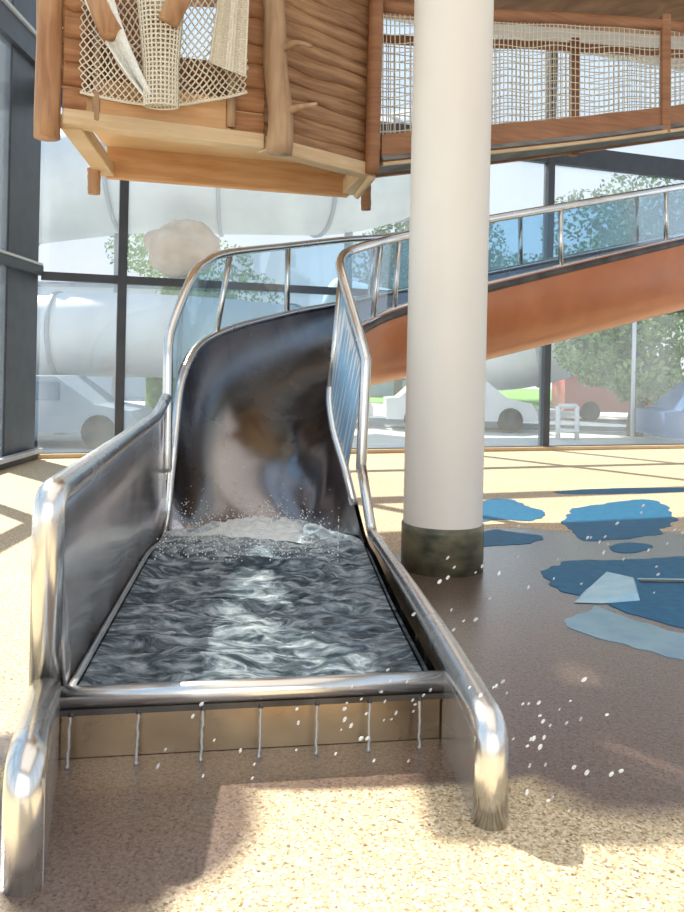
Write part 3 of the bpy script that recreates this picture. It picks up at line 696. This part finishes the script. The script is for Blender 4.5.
# ------------------------------------------------------------------ things on the wet floor
pa = gnd(612, 592)
stp = MB(); z1 = .05
pl = gp([(574, 603), (602, 604), (640, 601), (636, 584), (606, 577), (586, 590)])
n = len(pl); stp.add([(p.x, p.y, .004) for p in pl]+[(lerp(pa.x, p.x, .88), lerp(pa.y, p.y, .88), z1*(1 if i in (2, 3, 4) else .35)) for i, p in enumerate(pl)], [tuple(range(n, 2*n))]+[(k, (k+1) % n, n+(k+1) % n, n+k) for k in range(n)])
tag(stp.build('floor_wedge', 'palefloor'), 'low pale blue wedge-shaped slab on the wet blue floor', 'slab')
g0 = gnd(640, 582); g1 = gnd(780, 584)
dg = empty('drain_channel', g0, 'narrow dark drain slot in the blue floor at the right', 'drain')
MB().bar(g0+Vector((0, 0, .006)), g1+Vector((0, 0, .006)), .05, .012).build('channel', 'darktrim', dg)
MB().bar(g0+Vector((0, .04, .008)), g1+Vector((0, .04, .008)), .02, .012).build('edging', 'palefloor', dg)

# droplets in the air
dm = MB(); blob(dm, Vector((0, 0, 0)), .0052, 1.9, 8)
dproto = None
spots = []
for k in range(26): spots.append(P(random.gauss(375, 30), random.gauss(715, 22), random.uniform(2.75, 2.95)))
for k in range(12): spots.append(P(random.uniform(150, 380), random.uniform(700, 790), random.uniform(2.5, 2.75)))
for k in range(26): spots.append(P(random.gauss(540, 38), random.gauss(765, 32), random.uniform(2.45, 2.7)))
for k in range(16): spots.append(P(random.gauss(525, 30), random.gauss(695, 18), random.uniform(2.6, 2.9)))
for k in range(26): spots.append(P(random.gauss(605, 38), random.gauss(545, 28), random.uniform(3.0, 3.8)))
for k in range(14): spots.append(P(random.uniform(410, 500), random.uniform(555, 640), random.uniform(2.8, 3.4)))
for i, p in enumerate(spots):
    if p.z < .04 or abs(p.y-3.1) < .0: continue
    if dproto is None:
        dproto = dm.build('water_droplet', 'drop'); o = dproto
    else:
        o = dproto.copy(); C.objects.link(o)
    o.location = p; o.rotation_euler = (0, random.gauss(.75, .2), random.gauss(0, .3)); s_ = random.uniform(.55, 1.15); o.scale = (s_,)*3
    tag(o, 'tiny clear water droplet flying through the air near the slide', 'droplet', 'water droplets splashing in the air')

# ------------------------------------------------------------------ outdoors
GZ = -.25
og = MB().prism([(-60, -30), (LX-.25, -30), (LX-.25, 12.2), (XR+.3, 16.5), (XR+.3, -30), (90, -30), (90, 120), (-60, 120)], GZ-.1, GZ).build('ground', 'paving'); struct(og)
lw_ = MB().prism([(11, 36), (60, 36), (60, 70), (-6, 70), (-8, 44), (3, 36)], GZ, GZ+.03).build('lawn', 'grass'); tag(lw_, 'green lawn under the trees outside', 'lawn', kind='stuff')
rd = MB().prism([(-40, 17.5), (-40, 23.0), (14, 29), (40, 34), (40, 29), (14, 24)], GZ, GZ+.02).build('road', 'asphalt'); struct(rd)
def pipe(name, pts, r, label, ring=2.4):
    e = empty(name, (pts[0].x, pts[0].y, GZ), label, 'tube slide', 'white outdoor tube slides')
    pp = smooth_path(pts, 12); MB().tube(pp, r, 32).build('tube', 'tube', e)
    acc = 0
    for a, b in zip(pp[:-1], pp[1:]):
        acc += (b-a).length
        if acc > ring:
            acc = 0; d = (b-a).normalized(); MB().tube([a-d*.05, a+d*.05], r*1.045, 32).build('seam_ring', 'tubering', e)
    for f in (.25, .75):
        q = pp[int(f*(len(pp)-1))]; MB().tube([Vector((q.x, q.y+.1, GZ)), Vector((q.x, q.y, q.z-r*.8))], .12, 12).build('support_post', 'tubering', e)
pipe('tube_slide', [P(-160, 345, 18.5), P(60, 335, 18.5), P(180, 337, 18.8), P(290, 345, 19.5), P(360, 350, 21)], .95, 'low pale outdoor tube slide running behind the left windows')
pipe('tube_slide', [P(-60, 200, 22), P(120, 178, 22), P(240, 178, 22), P(350, 178, 23), P(450, 150, 25)], 1.5, 'high pale outdoor tube slide above the low one')
pipe('tube_slide', [P(330, 318, 27), P(440, 342, 26), P(520, 344, 25), P(628, 312, 25)], 1.35, 'pale outdoor tube slide bending upward under the trees at the right', 3.2)
# beige boulder
bm_ = MB(); rc = P(181, 248, 20.2); rows = []
for j in range(17):
    th = math.pi*j/16; row = []
    for k in range(28):
        ph = 2*math.pi*k/28; d = Vector((math.sin(th)*math.cos(ph), math.sin(th)*math.sin(ph), math.cos(th)))
        q = 1+.28*noise.noise(d*1.9+Vector((3, 1, 0)))+.10*noise.noise(d*5); row.append(rc+Vector((d.x*.92*q, d.y*.7*q, d.z*.66*q)))
    rows.append(row)
bo = bm_.grid(rows, True, True).build('artificial_rock', 'rock'); tag(bo, 'beige rough boulder on a mound outside between the tube slides', 'rock')
md = MB(); rows = []
for j in range(13):
    th = math.pi/2*j/12; row = []
    for k in range(32):
        ph = 2*math.pi*k/32; q = 1+.1*noise.noise(Vector((math.cos(ph)*2, math.sin(ph)*2, j*.3))); row.append(Vector((rc.x+.1+1.7*math.sin(th)*math.cos(ph)*q*.6, rc.y+.5+1.1*math.sin(th)*math.sin(ph)*q, GZ+(rc.z-.6-GZ)*math.cos(th)**.45)))
    rows.append(row)
# a narrow planted plinth under the boulder, hidden behind the low tube
tag(md.grid(rows, True, True).build('planted_mound', 'hedge'), 'steep green planted mound carrying the beige boulder', 'mound')
def leafball(mb, c, rx, rz, n, s):
    for k in range(n):
        d = Vector((random.gauss(0, 1), random.gauss(0, 1), random.gauss(0, 1))).normalized()
        rr = random.uniform(.6, 1)**.5; p = c+Vector((d.x*rx*rr, d.y*rx*rr, d.z*rz*rr))
        a = Vector((random.gauss(0, 1), random.gauss(0, 1), random.gauss(0, 1))).normalized(); b = a.cross(d+Vector((.01, .3, .2))).normalized()
        q = s*random.uniform(.6, 1.3); mb.add([p-a*q, p+b*q*.5, p+a*q, p-b*q*.5], [(0, 1, 2, 3)])
def tree(x, y, h, r, mat, label, n=7000, s=.10):
    e = empty('tree', (x, y, GZ), label, 'tree', 'trees outside the glazing')
    MB().tube([Vector((x, y, GZ)), Vector((x+.1, y, h*.35)), Vector((x, y+.1, h*.7))], [.22, .17, .08], 10).build('trunk', 'bark', e)
    mb = MB()
    for k in range(9):
        a = random.uniform(0, 6.28); q = random.uniform(.1, .75)*r
        leafball(mb, Vector((x+q*math.cos(a), y+q*math.sin(a), random.uniform(.30, .88)*h)), r*.55, h*.17, n//9, s)
    mb.build('crown', mat, e)
tree(7.7, 21.5, 3.9, 1.9, 'leaf', 'light green bushy tree nearest the right windows')
tree(11.3, 24.0, 5.2, 2.4, 'leaf', 'light green tree at the right edge of the view')
tree(4.8, 32, 3.8, 2.6, 'leafdark', 'dark green low tree behind the white tube right of the column')
tree(9.2, 31, 6.2, 2.1, 'leafdark', 'dark green tree behind the bushy light one')
tree(13.5, 38, 11.0, 4.5, 'leafdark', 'tall dark green tree seen through the slide glass at the right', 9000, .14)
tree(7.8, 44, 10.8, 4.4, 'leafdark', 'tall hazy tree rising right of the column above the slide', 9000, .14)
tree(2.6, 38, 9.6, 2.6, 'leafdark', 'tall tree seen just left of the column below the tree house', 6000, .13)
tree(-6.2, 34, 7.0, 3.0, 'leaf', 'green tree between the outdoor tube slides on the left')
# lamp post
lp = P(632, 440, 20)
L_ = empty('lamp_post', (lp.x, lp.y, GZ), 'slender white lamp post outside in front of the trees', 'lamp post')
MB().tube([Vector((lp.x, lp.y, GZ)), Vector((lp.x, lp.y, 3.2))], .05, 10).build('pole', 'carwhite', L_)
MB().tube([Vector((lp.x, lp.y, 3.15)), Vector((lp.x-.3, lp.y, 3.3))], .06, 10).build('lamp_head', 'tubering', L_)
# goal-like white frame
fx = P(465, 0, 1)
def wframe(px0, px1, py0, py1, d, label):
    a = P(px0, py1, d); b = P(px1, py1, d); c = P(px1, py0, d); e = P(px0, py0, d); r = .06
    o = empty('garden_frame', (a.x, a.y, GZ), label, 'frame')
    MB().tube([Vector((a.x, a.y, GZ)), e], r, 8).build('upright', 'carwhite', o); MB().tube([Vector((b.x, b.y, GZ)), c], r, 8).build('upright', 'carwhite', o)
    MB().tube([e, c], r, 8).build('crossbar', 'carwhite', o)
    MB().bar(lerp(a, e, .2), lerp(b, c, .2), .35, .06).build('seat_board', 'carwhite', o)
wframe(558, 577, 406, 436, 20, 'small white garden frame standing on the lawn outside')
# cars
def car(x, y, L, hgt, mat, label, van=False):
    e = empty('car', (x, y, GZ), label, 'car', 'vehicles parked outside')
    top = hgt; hood = .55*hgt if not van else .95*hgt
    prof = [(-.5, .18), (-.5, hood*.95), (-.42, hood), (-.26, top*.98), (.12, top), (.30, hood+.04), (.46, hood*.9), (.5, hood*.55), (.5, .18)] if not van else [(-.5, .2), (-.5, top*.95), (-.47, top), (.25, top), (.38, top*.6), (.48, top*.5), (.5, .2)]
    mb = MB(); W = .85; n = len(prof); m = GZ+.12
    rows = [[Vector((x+p[0]*L, y-W, m+p[1])) for p in prof], [Vector((x+p[0]*L, y+W, m+p[1])) for p in prof]]
    mb.grid([rows[0], rows[1]], False, True); mb.add(rows[0], [tuple(range(n))]); mb.add(rows[1], [tuple(reversed(range(n)))])
    mb.build('body', mat, e)
    MB().box((x-.07*L, y-W-.01, m+hood+(top-hood)*.5), (L*.42, .02, max(.22, (top-hood)*.6)), None, .008).build('side_window', 'bwin', e)
    for k in (-.3, .32): MB().tube([Vector((x+k*L, y-W-.03, GZ+.33)), Vector((x+k*L, y-W+.2, GZ+.33))], .33, 18).build('wheel', 'tyre', e)
car(-5.9, 16.3, 4.2, 1.25, 'cargrey', 'grey-blue car parked outside the left windows')
car(-9.6, 21.5, 4.2, 1.35, 'carblue', 'dark blue car far left outside the windows')
car(3.2, 22.5, 4.0, 1.35, 'carwhite', 'white car outside just right of the column')
car(9.0, 18.2, 4.3, 1.4, 'carblue', 'blue car under the trees at the right')
car(9.6, 28.2, 4.3, 2.1, 'carred', 'pale red van half hidden by the trees at the right', True)
car(-1.2, 23.5, 4.2, 1.4, 'carwhite', 'white car seen under the low tube slide')
# far building on the left
def building(x0, x1, y, h, label, nw, nr):
    e = empty('building', ((x0+x1)/2, y, GZ), label, 'building')
    MB().box(((x0+x1)/2, y+3, (h+GZ)/2), (x1-x0, 6, h-GZ)).build('wall', 'bwall', e)
    MB().box(((x0+x1)/2, y+3, h+.1), (x1-x0+.4, 6.4, .2)).build('roof', 'tubering', e)
    for j in range(nr):
        for i in range(nw):
            MB().box((x0+(i+.5)*(x1-x0)/nw, y-.03, 1.3+j*2.6), ((x1-x0)/nw*.6, .06, 1.2)).build('window', 'bwin', e)
building(-24, -6, 38, 4.8, 'pale grey low building far behind the left windows', 6, 1)
building(-5, 4, 46, 3.6, 'pale flat-roofed building far behind the middle', 4, 1)
